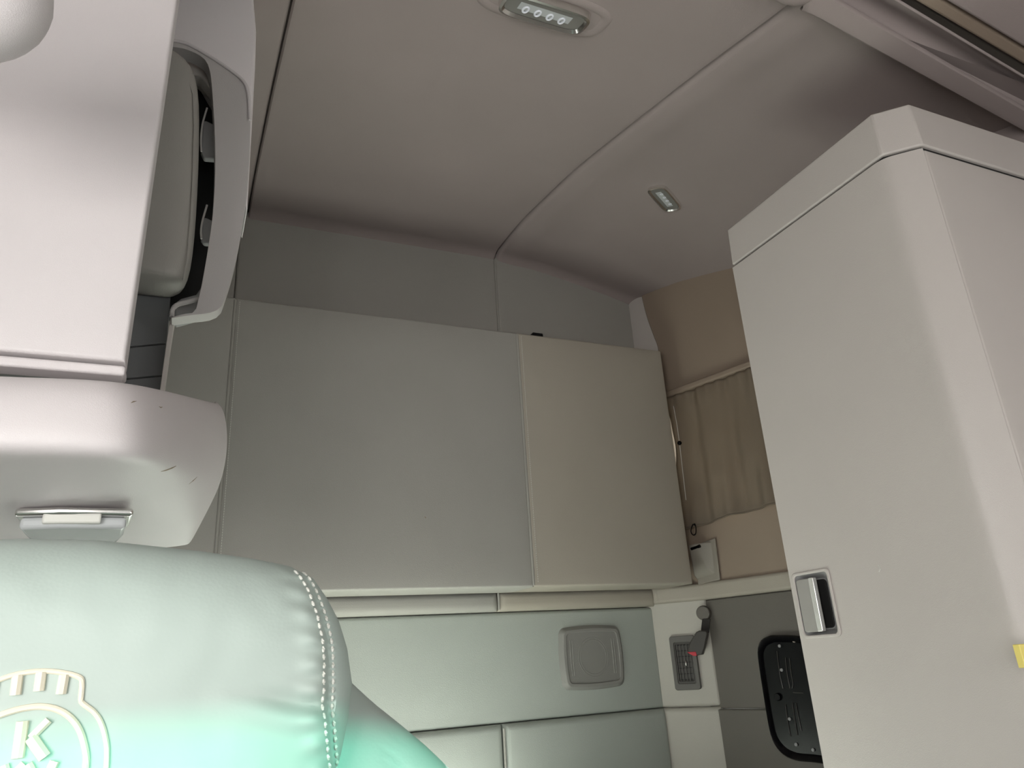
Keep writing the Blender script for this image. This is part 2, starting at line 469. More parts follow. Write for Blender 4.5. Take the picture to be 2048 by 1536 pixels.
# corner pillar between back wall and right wall
PA = Vector((1.376, 2.045, 0)); PB = Vector((1.472, 1.925, 0))
pu = (PB - PA).normalized(); pn = Vector((pu.y, -pu.x, 0))
if pn.y > 0: pn = -pn
def P(s, z, out=0.0):
    p = PA + pu * s + pn * out; return Vector((p.x, p.y, z))
def pat(px, py, out=0.0): return atp(px, py, PA + pn * out, pn)
PLn = (PB - PA).length
def pquad(z0, z1, o=0.0, s0=0.0, s1=PLn): return [P(s0, z0, o), P(s1, z0, o), P(s1, z1, o), P(s0, z1, o)]
pad('corner_pillar', pquad(1.292, 1.612, -0.03, -0.03, PLn + 0.012), 0.032, 0.010, VINYL_PALE, back, puff=0.001, outward=pn)
pad('corner_pillar', pquad(0.0, 1.290, -0.03, -0.03, PLn + 0.012), 0.038, 0.014, VINYL_PALE, back, puff=0.001, outward=pn)
QA, QB = Vector((1.425, 2.045, 0)), Vector((1.47, 1.90, 0))
bm = bmesh.new(); 
prism(bm, [(1.424, 2.044, 1.60), (1.440, 2.010, 1.60), (1.468, 1.955, 1.60), (1.52, 1.98, 1.60), (1.52, 2.08, 1.60), (1.424, 2.08, 1.60)], ZU * 1.10)
link('corner_fillet', bm, WHITE if False else PLAST_B, back, bevel=0.012)
# ================================================================== bunk folded up against the back wall
bunk = empty('folded_bunk', (0.5, 1.95, 1.63), 'grey vinyl upper bunk folded flat against the back wall under the ceiling', 'bunk')
BX = [-0.60, 0.078, 0.876, 1.393]
for i in range(3):
    x0, x1 = BX[i] + (0.001 if i else 0), BX[i + 1] - 0.001
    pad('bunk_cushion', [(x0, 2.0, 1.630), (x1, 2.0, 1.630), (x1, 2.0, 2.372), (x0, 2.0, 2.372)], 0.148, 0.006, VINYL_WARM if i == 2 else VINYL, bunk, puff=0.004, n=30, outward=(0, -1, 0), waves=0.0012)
for x_ in BX[1:3]:
    bm = bmesh.new(); tube(bm, [(x_, 1.8535, 1.634 + 0.732 * k / 30) for k in range(31)], 0.0036, 8); link('piping', bm, VINYL, bunk)
bm = bmesh.new(); box(bm, -0.58, 1.36, 2.0, 2.04, 1.66, 2.34); link('bunk_board', bm, PLAST_M, bunk, bevel=0.004)
# stitch line beside the seams
for x_ in BX[1:3]:
    bm = bmesh.new()
    for k in range(118):
        z = 1.642 + k * 0.0061
        box(bm, x_ + 0.0105, x_ + 0.0118, 1.8478, 1.8492, z, z + 0.004)
    o = link('seam_stitching', bm, THREAD, bunk, smooth=False); o['kind'] = 'stuff'
p = at(1075, 669, 'Y', 1.86)
clip = empty('bunk_clip', p, 'small black clip on the top edge of the folded bunk', 'clip')
bm = bmesh.new(); box(bm, p.x - 0.018, p.x + 0.018, 1.856, 1.885, 2.366, 2.3835); link('clip_body', bm, BLACK, clip, bevel=0.004)
bm = bmesh.new(); tube(bm, [(p.x - 0.012, 1.866, 2.383), (p.x + 0.012, 1.866, 2.383)], 0.003, 8); link('pin', bm, DARKP, clip)

# lower bunk, added below the frame to bounce sun up the wall
lb = empty('bounce_bunk', (0.5, 1.6, 0.0), 'unseen light grey lower bunk added along the back wall to bounce sunlight', 'bunk')
bm = bmesh.new(); box(bm, -0.62, 1.34, 1.18, 2.02, 0.72, 1.00); link('mattress', bm, LIGHTM, lb, bevel=0.03)
bm = bmesh.new(); box(bm, -0.62, 1.34, 1.20, 2.02, 0.0, 0.71); link('bunk_box', bm, PLAST_M, lb, bevel=0.01)

# bunk latch box by the lower right corner of the bunk
TAUPE = mat('taupe_plastic', (0.30, 0.275, 0.235), 0.5, bump=0.2)
lc = empty('bunk_latch', wat(1412, 1120), 'grey plastic latch box on the side wall by the lower bunk corner', 'latch')
q = [wat(1392, 1090), wat(1432, 1076), wat(1442, 1160), wat(1398, 1170)]
bm = bmesh.new(); prism(bm, q, wn_ * 0.006); link('base_plate', bm, TAUPE, lc, bevel=0.004)
o3 = 0.045
cq = [wat(1392, 1092), wat(1428, 1082), wat(1436, 1150), wat(1396, 1162)]
bm = bmesh.new()
lo = [bm.verts.new(v) for v in cq]
hi = [bm.verts.new(wat(1390, 1092) + wn_ * 0.035), bm.verts.new(wat(1404, 1088) + wn_ * 0.035), bm.verts.new(wat(1424, 1140) + wn_ * 0.018), bm.verts.new(wat(1396, 1152) + wn_ * 0.020)]
bm.faces.new(lo); bm.faces.new(hi[::-1])
for i in range(4):
    j = (i + 1) % 4; bm.faces.new((lo[i], hi[i], hi[j], lo[j]))
link('latch_cover', bm, TAUPE, lc, bevel=0.004)
a_ = wat(1383, 1098, 0.03); b_ = wat(1400, 1092, 0.03)
bm = bmesh.new(); tube(bm, [a_, b_], 0.005, 10); link('striker_pin', bm, BLACK, lc)

# ================================================================== curtain over the side window
cur = empty('window_curtain', W(0.2, 1.75), 'beige cloth curtain hanging over the side window right of the bunk', 'curtain')
bm = bmesh.new(); G = []; ns, nz = 90, 50
S0, S1 = 0.031, 0.50
for j in range(nz + 1):
    t = j / nz; row = []
    for i in range(ns + 1):
        s = i / ns
        edge = 0.022 * math.sin(math.pi * min(1, max(0, (t - 0.06) / 0.62))) if s < 0.2 else 0
        ss = S0 + edge * (1 - s / 0.2) * 1.0 + (S1 - S0) * s
        zb = 1.808 - 0.012 * max(0, 1 - s * 3.2) ** 1.2 * (1 - 0.5 * max(0, 1 - s * 12)) + 0.02 * s
        zt = Z_BAND + 0.003
        z = zt + (zb - zt) * t
        am = 0.0045 + 0.007 * t
        off = 0.014 + am * (math.sin(s * 21 + 0.8 * math.sin(t * 3)) + 0.4 * math.sin(s * 47 + t * 2)) + 0.006 * noise.noise(Vector((s * 6, t * 5, 2)))
        off += 0.004 * math.sin(s * 75) * max(0, 1 - t * 6)
        row.append(bm.verts.new(W(ss, z, off)))
    G.append(row)
for j in range(nz):
    for i in range(ns):
        bm.faces.new((G[j][i], G[j][i + 1], G[j + 1][i + 1], G[j + 1][i]))
hem = [G[-1][i].co + wn_ * 0.001 for i in range(ns + 1)]; side = [G[j][0].co + wn_ * 0.001 for j in range(nz + 1)]
link('cloth', bm, CURT, cur, solid=0.0015)
bm = bmesh.new(); tube(bm, hem, 0.0022, 6); link('hem', bm, CURT, cur)
bm = bmesh.new(); tube(bm, side, 0.0016, 6); link('side_hem', bm, CURT, cur)
# draw cord with its bead
cord = empty('draw_cord', wat(1362, 905, 0.03), 'thin cord with a black bead at the left edge of the curtain', 'cord')
bm = bmesh.new(); tube(bm, [wat(1347, 812, .028), wat(1354, 850, .028), wat(1359, 886, .030), wat(1364, 930, .030), wat(1372, 1000, .030)], 0.0011, 6); link('string', bm, WHITE, cord)
bm = bmesh.new(); bmesh.ops.create_uvsphere(bm, u_segments=14, v_segments=10, radius=0.0072, matrix=Matrix.Translation(wat(1359, 886, 0.033)))
link('bead', bm, BLACK, cord)
loop = empty('curtain_loop', wat(1388, 1060), 'small black elastic loop under the curtain hem', 'loop')
lp = [wat(x, y, 0.035) for x, y in ((1386, 1048), (1383, 1056), (1382, 1064), (1386, 1070), (1391, 1068), (1392, 1060), (1391, 1050))]
bm = bmesh.new(); tube(bm, smooth_path(lp, 30), 0.0016, 6); link('elastic', bm, BLACK, loop)
bm = bmesh.new(); bmesh.ops.create_uvsphere(bm, u_segments=10, v_segments=8, radius=0.0035, matrix=Matrix.Translation(wat(1389, 1049, 0.035)))
link('knot', bm, BLACK, loop)

# ================================================================== speaker
YS = YB - 0.028
sc_ = at(1183, 1314, 'Y', YS)
sp = empty('wall_speaker', sc_, 'rounded square grey speaker in the padded wall below the bunk', 'speaker')
NV = Vector((0, -1, 0))
cc = Vector((sc_.x, YS, sc_.z))
W_, H_ = 0.208, 0.170
def bow_pts(w_, h_, rad, yo=0.0, bow=0.006):
    pts = rr_pts(cc, XU, ZU, w_, h_, rad, 8); o = []
    # rounded sides: insert bowed side points
    res = []
    n = len(pts)
    for i in range(n):
        a, b = pts[i], pts[(i + 1) % n]
        res.append(a)
        L = (b - a).length
        if L > 0.04:
            mid_n = ((a + b) / 2 - cc); mid_n.y = 0
            d = XU * (1 if mid_n.x > 0 else -1) if abs(mid_n.x) / w_ > abs(mid_n.z) / h_ else ZU * (1 if mid_n.z > 0 else -1)
            for k in range(1, 10):
                t = k / 10; res.append(a.lerp(b, t) + d * bow * 4 * t * (1 - t))
    return [p_ + NV * yo for p_ in res]
o0, o1, o2 = bow_pts(W_, H_, 0.022, 0, 0.004), bow_pts(W_ - 0.022, H_ - 0.018, 0.017, 0.014, 0.004), bow_pts(W_ - 0.040, H_ - 0.034, 0.012, 0.0145, 0.003)
bm = bmesh.new(); n = len(o0)
L_ = [[bm.verts.new(p_) for p_ in q_] for q_ in (o0, o1, o2, [p_ + YU * 0.004 for p_ in o2])]
for a in range(3):
    for i in range(n):
        j = (i + 1) % n; bm.faces.new((L_[a][i], L_[a][j], L_[a + 1][j], L_[a + 1][i]))
link('speaker_bezel', bm, SPK, sp, bevel=0.0015)
bm = bmesh.new(); g = bow_pts(W_ - 0.036, H_ - 0.030, 0.012, 0.006, 0.003); prism(bm, g, NV * 0.005); link('grille', bm, SPK, sp)
bm = bmesh.new()
for R_ in (0.050, 0.044):
    tube(bm, [cc + Vector((math.cos(k * math.pi / 24) * R_ * 0.98, -0.0112, math.sin(k * math.pi / 24) * R_ * 1.08)) for k in range(48)], 0.0008, 6, closed=True)
link('cone_ring', bm, SPK, sp)
bm = bmesh.new(); bmesh.ops.create_uvsphere(bm, u_segments=24, v_segments=12, radius=1.0, matrix=Matrix.Translation(cc + NV * 0.010) @ Matrix.Diagonal((0.049, 0.0012, 0.054, 1)))
link('speaker_cone', bm, SPK, sp)
for sx in (-1, 1):
    for kx in (0.066, 0.073):
        bm = bmesh.new(); tube(bm, [cc + Vector((sx * kx, -0.0112, -0.048)), cc + Vector((sx * (kx + 0.001), -0.0112, 0)), cc + Vector((sx * kx, -0.0112, 0.048))], 0.0013, 6)
        link('grille_rib', bm, SPK, sp)
bm = bmesh.new()
for i in range(-20, 21):
    for j in range(-16, 17):
        if (i + j) % 2: continue
        x, z = i * 0.0036, j * 0.0036
        if (x / 0.045) ** 2 + (z / 0.05) ** 2 > 1 and abs(x) > 0.06: continue
        if (x / 0.047) ** 2 + (z / 0.052) ** 2 < 1.0: continue
        box(bm, cc.x + x - 0.0005, cc.x + x + 0.0005, cc.y - 0.0116, cc.y - 0.010, cc.z + z - 0.0005, cc.z + z + 0.0005)
o = link('grille_texture', bm, SPK, sp, smooth=False); o['kind'] = 'stuff'

# ================================================================== air vent in the pillar
vc = pat(1371, 1325, 0.004)
vt = empty('air_vent', vc, 'rectangular grey air vent with grid louvres in the corner pillar', 'air vent')
pts4 = [pat(1338, 1272, .004), pat(1387, 1270, .004), pat(1405, 1377, .004), pat(1352, 1381, .004)]
vu = pu; vv = ZU
vw = (pat(1397, 1325, .004) - pat(1346, 1327, .004)).length; vh = abs(pat(1365, 1271, .004).z - pat(1378, 1379, .004).z)
frame_plate('vent_frame', vc - pn * 0.003, vu, vv, pn, vw, vh, 0.008, vw * 0.68, vh * 0.76, 0.005, 0.014, VENT, vt, 0.002)
frame_plate('inner_frame', vc - pn * 0.003, vu, vv, pn, vw * 0.70, vh * 0.78, 0.005, vw * 0.58, vh * 0.68, 0.003, 0.011, DARKP, vt)
plate('vent_back', vc + pn * 0.0005, vu, vv, pn, vw * 0.68, vh * 0.76, 0.003, 0.002, DARKP, vt)
for k in range(5):
    x = (k - 2) * vw * 0.58 / 4.6
    bm = bmesh.new(); c_ = vc + vu * x
    prism(bm, [c_ + vv * (-vh * 0.34) + pn * .002, c_ + vv * (vh * 0.34) + pn * .002, c_ + vv * (vh * 0.34) + pn * .0065, c_ + vv * (-vh * 0.34) + pn * .0065], vu * 0.0016)
    link('louvre_blade', bm, VENT, vt)
for k in range(7):
    z = (k - 3) * vh * 0.68 / 6.4
    bm = bmesh.new(); c_ = vc + vv * z
    prism(bm, [c_ + vu * (-vw * 0.29) + pn * .002, c_ + vu * (vw * 0.29) + pn * .002, c_ + vu * (vw * 0.29) + pn * .005, c_ + vu * (-vw * 0.29) + pn * .005], vv * 0.0018)
    link('cross_blade', bm, RUBBER, vt)
kc = pat(1372, 1327, 0.010)
bm = bmesh.new(); bmesh.ops.create_uvsphere(bm, u_segments=12, v_segments=8, radius=1, matrix=Matrix.Translation(kc) @ Matrix.Diagonal((0.003, 0.003, 0.008, 1)))
link('adjust_knob', bm, CHROME, vt)

# ================================================================== safety belt buckle hanging from the round cover
bc = wat(1407, 1224, 0.0)
bb = empty('belt_buckle', bc, 'black safety belt buckle with red button hanging in front of the air vent', 'seat belt')
bo = 0.012
def cyl(bm, c, axis, r, h, n=28):
    q = Vector(axis).to_track_quat('Z', 'Y').to_matrix().to_4x4()
    bmesh.ops.create_cone(bm, cap_ends=True, segments=n, radius1=r, radius2=r * 0.9, depth=h, matrix=Matrix.Translation(c) @ q)
an = pn
ac = pat(1407, 1226, 0.012)
bm = bmesh.new(); cyl(bm, ac, an, 0.0225, 0.02); link('anchor_cover', bm, VINYL_DARK, bb, bevel=0.003)
def bpt(x, y, o=0.035): return pat(x, y, o)
st = [bpt(1405, 1238, .022), bpt(1421, 1238, .022), bpt(1418, 1266, .032), bpt(1402, 1266, .032)]
bm = bmesh.new(); prism(bm, st, an * 0.004); link('webbing', bm, WEB, bb, bevel=0.001)
bk = [bpt(1396, 1264), bpt(1402, 1261), bpt(1416, 1262), bpt(1418, 1268), bpt(1412, 1296), bpt(1408, 1309), bpt(1397, 1310), bpt(1379, 1304), bpt(1382, 1288), bpt(1386, 1280)]
bm = bmesh.new(); prism(bm, bk, an * 0.022); link('buckle_body', bm, DARKP, bb, bevel=0.003)
rb = [bpt(1378, 1304), bpt(1396, 1303), bpt(1398, 1311), bpt(1391, 1312)]
bm = bmesh.new(); prism(bm, rb, an * 0.024); link('release_button', bm, RED, bb, bevel=0.0015)

# ================================================================== black panel low on the right wall
bpn = empty('storage_tray', wat(1580, 1400), 'glossy black rounded plastic tray panel with ribs on the side wall behind the wardrobe', 'panel')
outl = [(1545, 1270), (1592, 1271), (1640, 1280), (1680, 1300), (1720, 1420), (1725, 1500), (1700, 1530), (1630, 1524), (1595, 1520), (1570, 1508), (1552, 1485), (1543, 1455), (1532, 1390), (1522, 1325), (1520, 1295), (1528, 1278)]
pl = [wat(x, y, 0.0) for x, y in outl]
cen = sum(pl, Vector()) / len(pl)
def sc(pts, f, out): return [cen + (p_ - cen) * f + wn_ * out for p_ in pts]
op = smooth_path(pl + [pl[0]], 90)[:-1]
bm = bmesh.new()
Ls = [[bm.verts.new(v) for v in sc(op, f, o_)] for f, o_ in ((1.0, 0), (0.995, 0.012), (0.97, 0.017), (0.93, 0.014), (0.88, 0.004))]
for a in range(4):
    for i in range(len(op)):
        j = (i + 1) % len(op); bm.faces.new((Ls[a][i], Ls[a][j], Ls[a + 1][j], Ls[a + 1][i]))
bm.faces.new(Ls[-1])
link('tray_shell', bm, BLACK, bpn)
ribs = [[(1554, 1302), (1556, 1320), (1560, 1350), (1566, 1377)], [(1571, 1315), (1574, 1345), (1580, 1377)], [(1579, 1317), (1582, 1345), (1586, 1368), (1584, 1377)],
        [(1571, 1409), (1575, 1440), (1581, 1473)], [(1585, 1406), (1589, 1435), (1595, 1470)], [(1592, 1406), (1597, 1435), (1603, 1462)], [(1586, 1385), (1606, 1386)]]
for r_ in ribs:
    bm = bmesh.new(); tube(bm, smooth_path([wat(x, y, 0.0055) for x, y in r_], 14), 0.0012, 6); link('rib', bm, DARKP, bpn)
for x, y in ((1559, 1292), (1563, 1340), (1579, 1438), (1592, 1489), (1588, 1282), (1626, 1500)):
    bm = bmesh.new(); cyl(bm, wat(x, y, 0.007), wn_, 0.0045, 0.003, 12); link('screw', bm, PLAST_M if x != 1588 else TAN, bpn)
bm = bmesh.new(); cyl(bm, wat(1555, 1394, 0.009), wn_, 0.010, 0.006, 24); link('boss', bm, BLACK, bpn, bevel=0.001)

# ================================================================== wardrobe cabinet on the right
CX, CY0, CY1, CF = 1.05, 0.707, 1.105, 0.662
CHX = 1.095
ZC, ZT = 2.221, 2.317
cab = empty('wardrobe_cabinet', (1.3, 0.9, 0), 'tall grey plastic wardrobe cabinet with chamfered corner on the right', 'cabinet')
def plan(bm, pts, z0, z1): prism(bm, [(x, y, z0) for x, y in pts], ZU * (z1 - z0))
bm = bmesh.new(); plan(bm, [(CX + 0.02, CY0 + 0.01), (CHX + 0.02, CF + 0.02), (1.655, CF + 0.02), (1.655, CY1 - 0.004), (CX + 0.02, CY1 - 0.004)], 0, 2.26)
link('carcass', bm, PLAST_M, cab)
# top cap with a slanted shoulder
bm = bmesh.new()
plo = [(CX, CY0), (CHX, CF), (1.655, CF), (1.655, CY1 + 0.0), (CX, CY1)]
phi = [(CX + 0.004, CY0 + 0.002), (CHX + 0.002, CF + 0.004), (1.655, CF + 0.004), (1.655, CY1), (CX + 0.004, CY1)]
a = [bm.verts.new((x, y, ZC + 0.006)) for x, y in plo]; b2 = [bm.verts.new((x, y, ZT)) for x, y in phi]
bm.faces.new(a); bm.faces.new(b2[::-1])
for i in range(5):
    j = (i + 1) % 5; bm.faces.new((a[i], b2[i], b2[j], a[j]))
link('top_cap', bm, PLAST_B, cab, bevel=0.0035, seg=3)
bm = bmesh.new(); plan(bm, [(CX + 0.007, CY0 + 0.004), (CHX + 0.004, CF + 0.007), (1.655, CF + 0.007), (1.655, CY1 - 0.003), (CX + 0.007, CY1 - 0.003)], ZC - 0.003, ZC + 0.008)
link('shadow_gap', bm, RUBBER, cab)
# wrap-around door: side face + chamfer
bm = bmesh.new()
door_pts = [(CX, CY1), (CX, CY0 + 0.012), (CX + 0.006, CY0 - 0.006), (CHX - 0.004, CF + 0.004), (CHX, CF + 0.002), (CHX, CF + 0.018), (CX + 0.018, CY0 + 0.012), (CX + 0.018, CY1)]
HC_y = (at(1605, 1210, 'X', CX).y); HC_z = at(1620, 1208, 'X', CX).z
hw, hh = 0.0, 0.0
yy0, yy1 = at(1672, 1208, 'X', CX).y, 1.097
z_top, z_bot = at(1610, 1143, 'X', CX).z, at(1640, 1276, 'X', CX).z
hc = Vector((CX, (yy0 + yy1) / 2, (z_top + z_bot) / 2)); hw = yy1 - yy0; hh = z_top - z_bot
rw = hw * 0.90; rh = hh * 0.93
# door made of strips around the latch opening
def dstrip(bm, y0, y1, z0, z1): box(bm, CX, CX + 0.018, y0, y1, z0, z1)
bm2 = bmesh.new()
ya, yb, za, zb = hc.y - rw / 2, hc.y + rw / 2, hc.z - rh / 2, hc.z + rh / 2
prof_front = [(CX, ya)] + [tuple(v)[:2] for v in smooth_path([(CX, CY0 + 0.022, 0), (CX + 0.0008, CY0 + 0.012, 0), (CX + 0.0035, CY0 + 0.002, 0), (CX + 0.009, CY0 - 0.0075, 0), (CX + 0.018, CY0 - 0.0175, 0)], 12)] + [(CHX - 0.004, CF + 0.004), (CHX, CF + 0.002), (CHX, CF + 0.018), (CX + 0.018, CY0 + 0.012), (CX + 0.018, ya)]
plan(bm, prof_front, 0.03, ZC)
dstrip(bm, yb, CY1, 0.03, ZC); dstrip(bm, ya, yb, zb, ZC); dstrip(bm, ya, yb, 0.03, za)
bmesh.ops.remove_doubles(bm, verts=bm.verts, dist=1e-5)
door = link('cabinet_door', bm, PLAST_B, cab)
bm2.free()
NX = Vector((-1, 0, 0))
frame_plate('latch_surround', hc + XU * 0.001, YU, ZU, NX, hw, hh, 0.008, rw * 0.97, rh * 0.97, 0.008, 0.004, PLAST_B, door, 0.0018)
# recess bowl
bm = bmesh.new(); oo = rr_pts(hc + XU * 0.0, YU, ZU, rw * 0.99, rh * 0.99, 0.008); ii = rr_pts(hc + XU * 0.020 + YU * rw * 0.08, YU, ZU, rw * 0.60, rh * 0.82, 0.010)
L1 = [bm.verts.new(v) for v in oo]; L2 = [bm.verts.new(v) for v in ii]
for i in range(len(oo)):
    j = (i + 1) % len(oo); bm.faces.new((L1[i], L1[j], L2[j], L2[i]))
bm.faces.new(L2); link('latch_recess', bm, PLAST_M, door)
plate('recess_floor', hc + XU * 0.0195 + YU * rw * 0.08, YU, ZU, NX, rw * 0.56, rh * 0.78, 0.008, 0.003, RUBBER, door)
yP0, yP1 = hc.y + hw * 0.02, hc.y + hw * 0.41
pc = Vector((CX + 0.004, (yP0 + yP1) / 2, hc.z - 0.001))
plate('latch_paddle', pc, YU, ZU, NX, yP1 - yP0, rh * 0.86, 0.006, 0.006, PLAST_P, door, 0.0015)
plate('latch_bar', Vector((CX + 0.004, yP0 - 0.004, hc.z - 0.001)), YU, ZU, NX, 0.012, rh * 0.86, 0.002, 0.009, SATIN, door, 0.001)
# little scuff left of the door edge, and the front with its painted sill shadow
bm = bmesh.new(); tube(bm, [at(1757, 1130, 'X', CX - .0003), at(1761, 1138, 'X', CX - .0003), at(1758, 1144, 'X', CX - .0003)], 0.0007, 5); link('scuff', bm, WHITE, door)
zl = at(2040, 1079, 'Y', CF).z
pad('front_panel', [(CHX + 0.004, CF + 0.03, zl + 0.001), (1.655, CF + 0.03, zl + 0.001), (1.655, CF + 0.03, ZC - 0.001), (CHX + 0.004, CF + 0.03, ZC - 0.001)], 0.028, 0.004, PLAST_B, cab, outward=(0, -1, 0))
pad('lower_front_shade', [(CHX + 0.004, CF + 0.03, 0.03), (1.655, CF + 0.03, 0.03), (1.655, CF + 0.03, zl - 0.001), (CHX + 0.004, CF + 0.03, zl - 0.001)], 0.024, 0.004, TAN, cab, outward=(0, -1, 0))  # lower front split off in tan to stand for a sill shadow
p = at(2046, 1312, 'Y', CF - 0.002)
tg = empty('yellow_tag', p, 'yellow tag on the front of the wardrobe cabinet at the right edge', 'tag')
bm = bmesh.new(); box(bm, p.x - 0.0015, p.x + 0.045, CF - 0.002, CF + 0.007, p.z - 0.014, p.z + 0.014); link('sleeve', bm, YEL, tg, bevel=0.001)
bm = bmesh.new(); cyl(bm, Vector((p.x + 0.036, CF - 0.003, p.z)), (0, -1, 0), 0.004, 0.003, 14); link('rivet', bm, SATIN, tg)

# ================================================================== beams where the sleeper roof meets the cab roof
def beam(n_, a, b, c, d, z, t, mt, r=0.003):
    q = [at(*a, 'Z', z), at(*b, 'Z', z), at(*c, 'Z', z), at(*d, 'Z', z)]
    # extend along their length
    bm = bmesh.new(); prism(bm, q, ZU * t)
    o = link('trim_%d' % n_, bm, mt, bevel=r); o['kind'] = 'structure'; return o
def ext(p, q, x):  # pixel on the measured edge at column x
    t = (x - p[0]) / (q[0] - p[0]); return (x, p[1] + (q[1] - p[1]) * t)
e0 = ((1650, 55), (2048, 272)); e1 = ((1673, 0), (2048, 217)); e2 = ((1795, 0), (2048, 153)); e3 = ((1826, 0), (2048, 131)); e4 = ((1888, 0), (2048, 96)); e5 = ((2000, -60), (2200, 62))
def bq(lo, hi, x0=1560, x1=2300): return ext(*lo, x0), ext(*lo, x1), ext(*hi, x1), ext(*hi, x0)
# rolled front edge of the sleeper headliner, tapering away at its lower side
bm = bmesh.new(); G = []
for k in range(40):
    x = 1606 + (2330 - 1606) * k / 39
    a = Vector((*ext(*e0, x), 0)); b_ = Vector((*ext(*e1, x), 0))
    if x < 1680:
        f_ = (x - 1606) / 74; b_.y = max(b_.y, -50)
        a.y = 30 + (a.y - 30) * 1.0 if x > 1640 else 36 + (x - 1606) * 0.35
    row = []
    for j in range(13):
        t = j / 12
        py = a.y + (b_.y - a.y) * t
        base = at(x, py, 'Z', 2.478)
        dz = 0.030 * (1 - math.sin(math.pi / 2 * min(1, t * 3.5))) + (0.004 * ((t - 0.93) / 0.07) ** 2 if t > 0.93 else 0)
        row.append(bm.verts.new(base + ZU * dz))
    G.append(row)
for j in range(39):
    for i in range(12):
        bm.faces.new((G[j][i], G[j][i + 1], G[j + 1][i + 1], G[j + 1][i]))
o = link('trim_1', bm, HEAD, solid=0.006); o['kind'] = 'structure'
# concave channel
bm = bmesh.new(); G = []
for k in range(2):
    x = (1560, 2300)[k]; a = ext(*e1, x); b_ = ext(*e2, x); A0 = at(*a, 'Z', 2.500); B0 = at(*b_, 'Z', 2.480)
    G.append([bm.verts.new(A0.lerp(B0, j / 14) + ZU * (0.024 * math.sin(math.pi * j / 14))) for j in range(15)])
for i in range(14): bm.faces.new((G[0][i], G[0][i + 1], G[1][i + 1], G[1][i]))
o = link('trim_2', bm, HEAD, solid=0.004); o['kind'] = 'structure'
beam(3, *bq(e2, e3), 2.495, 0.01, VINYL_DARK)
beam(4, *bq(e3, e4), 2.468, 0.015, VINYL_TAN, 0.006)
beam(5, *bq(e4, e5), 2.460, 0.015, HEAD, 0.006)

# pods peeping in at the top
def blob(name, c, r, mt, label, cat, part='shell'):
    e = empty(name, c, label, cat)
    bm = bmesh.new(); bmesh.ops.create_cube(bm, size=2.0, matrix=Matrix.Translation(c) @ Matrix.Diagonal((r[0], r[1], r[2], 1)))
    link(part, bm, mt, e, sub=3)
    return e
bl = at(-95, -30, 'Y', 0.52)
e = blob('overhead_pod', bl, (0.075, 0.05, 0.068), PLAST_W, 'rounded pinkish pod in front of the locker door at the top left', 'console')
bm = bmesh.new(); box(bm, bl.x - 0.50, bl.x - 0.02, bl.y - 0.02, bl.y + 0.02, bl.z - 0.0, bl.z + 0.04); link('mounting_arm', bm, PLAST_W, e, bevel=0.01)
b2_ = at(1582, -24, 'Z', 2.482)
e = blob('roof_console', b2_, (0.060, 0.034, 0.020), HEAD, 'rounded console nub where the roof seams meet at the top', 'console')
bm = bmesh.new(); box(bm, b2_.x - 0.02, b2_.x + 0.02, b2_.y - 0.02, b2_.y + 0.02, b2_.z, b2_.z + 0.05); link('mount', bm, HEAD, e, bevel=0.004)

# ================================================================== reading lamps
def lamp(name, c, u, v, nrm, L, H, label, led, depth=0.016, ledn=4, lens=SMOKE, ledscale=1.0, led_shift=0.0, fr=None):
    u, v, nrm = Vector(u).normalized(), Vector(v).normalized(), Vector(nrm).normalized()
    c = Vector(c)
    e = empty(name, c, label, 'lamp', 'chrome rimmed reading lamps')
    bm = bmesh.new()
    def outline(w_, h_, out):
        pts = []
        for k in range(28):     # long sides bowed, ends slanted and rounded
            a = 2 * math.pi * k / 28
            ca, sa = math.cos(a), math.sin(a)
            x = math.copysign(abs(ca) ** 0.35, ca) * w_ / 2; y = math.copysign(abs(sa) ** 0.55, sa) * h_ / 2
            pts.append(c + u * x + v * y + nrm * out)
        return pts
    Lr = [outline(L, H, -0.002), outline(L * 0.985, H * 0.96, depth), outline(L * 0.93, H * 0.84, depth * 1.1), outline(L * 0.88, H * 0.70, depth * 0.75)]
    V = [[bm.verts.new(p_) for p_ in q_] for q_ in Lr]
    for a in range(3):
        for i in range(28):
            j = (i + 1) % 28; bm.faces.new((V[a][i], V[a][j], V[a + 1][j], V[a + 1][i]))
    link('chrome_rim', bm, CHROME, e)
    bm = bmesh.new(); prism(bm, outline(L * 0.885, H * 0.71, depth * 0.55), nrm * depth * 0.15); link('lens', bm, lens, e)
    bm = bmesh.new(); q = [c + u * x + v * y + nrm * depth * 0.70 for x, y in ((-L * .30, -H * .17), (L * .30, -H * .17), (L * .30, H * .12), (-L * .30, H * .12))]
    prism(bm, q, nrm * 0.0008); link('diffuser', bm, CLEAR, e, bevel=0.0003)
    for k in range(ledn):
        x = (k - (ledn - 1) / 2) * L * 0.14
        bm = bmesh.new(); tube(bm, [c + u * (x + math.cos(t * math.pi / 8) * 0.0042 * ledscale) + v * (H * 0.06 + math.sin(t * math.pi / 8) * 0.0075 * ledscale) + nrm * (depth * 0.78) for t in range(16)], 0.0017 * ledscale, 6, closed=True)
        link('led', bm, led, e)
    return e
def ceil_hit(px, py):
    d = ray(px, py); y = 0.3
    while y < 2.05:
        p_ = EYE + d * (y / d.y)
        if p_.z >= ceil_z(p_.x, y): return p_
        y += 0.001
# big lamp in the middle ceiling panel
a_, b_ = ceil_hit(1012, -2), ceil_hit(1166, 44)
c_ = ceil_hit(1090, 17)
dz = (ceil_z(c_.x, c_.y + 0.02) - ceil_z(c_.x, c_.y - 0.02)) / 0.04
vdir = Vector((0, 1, dz)).normalized()
ndir = Vector((0, dz, -1)).normalized()
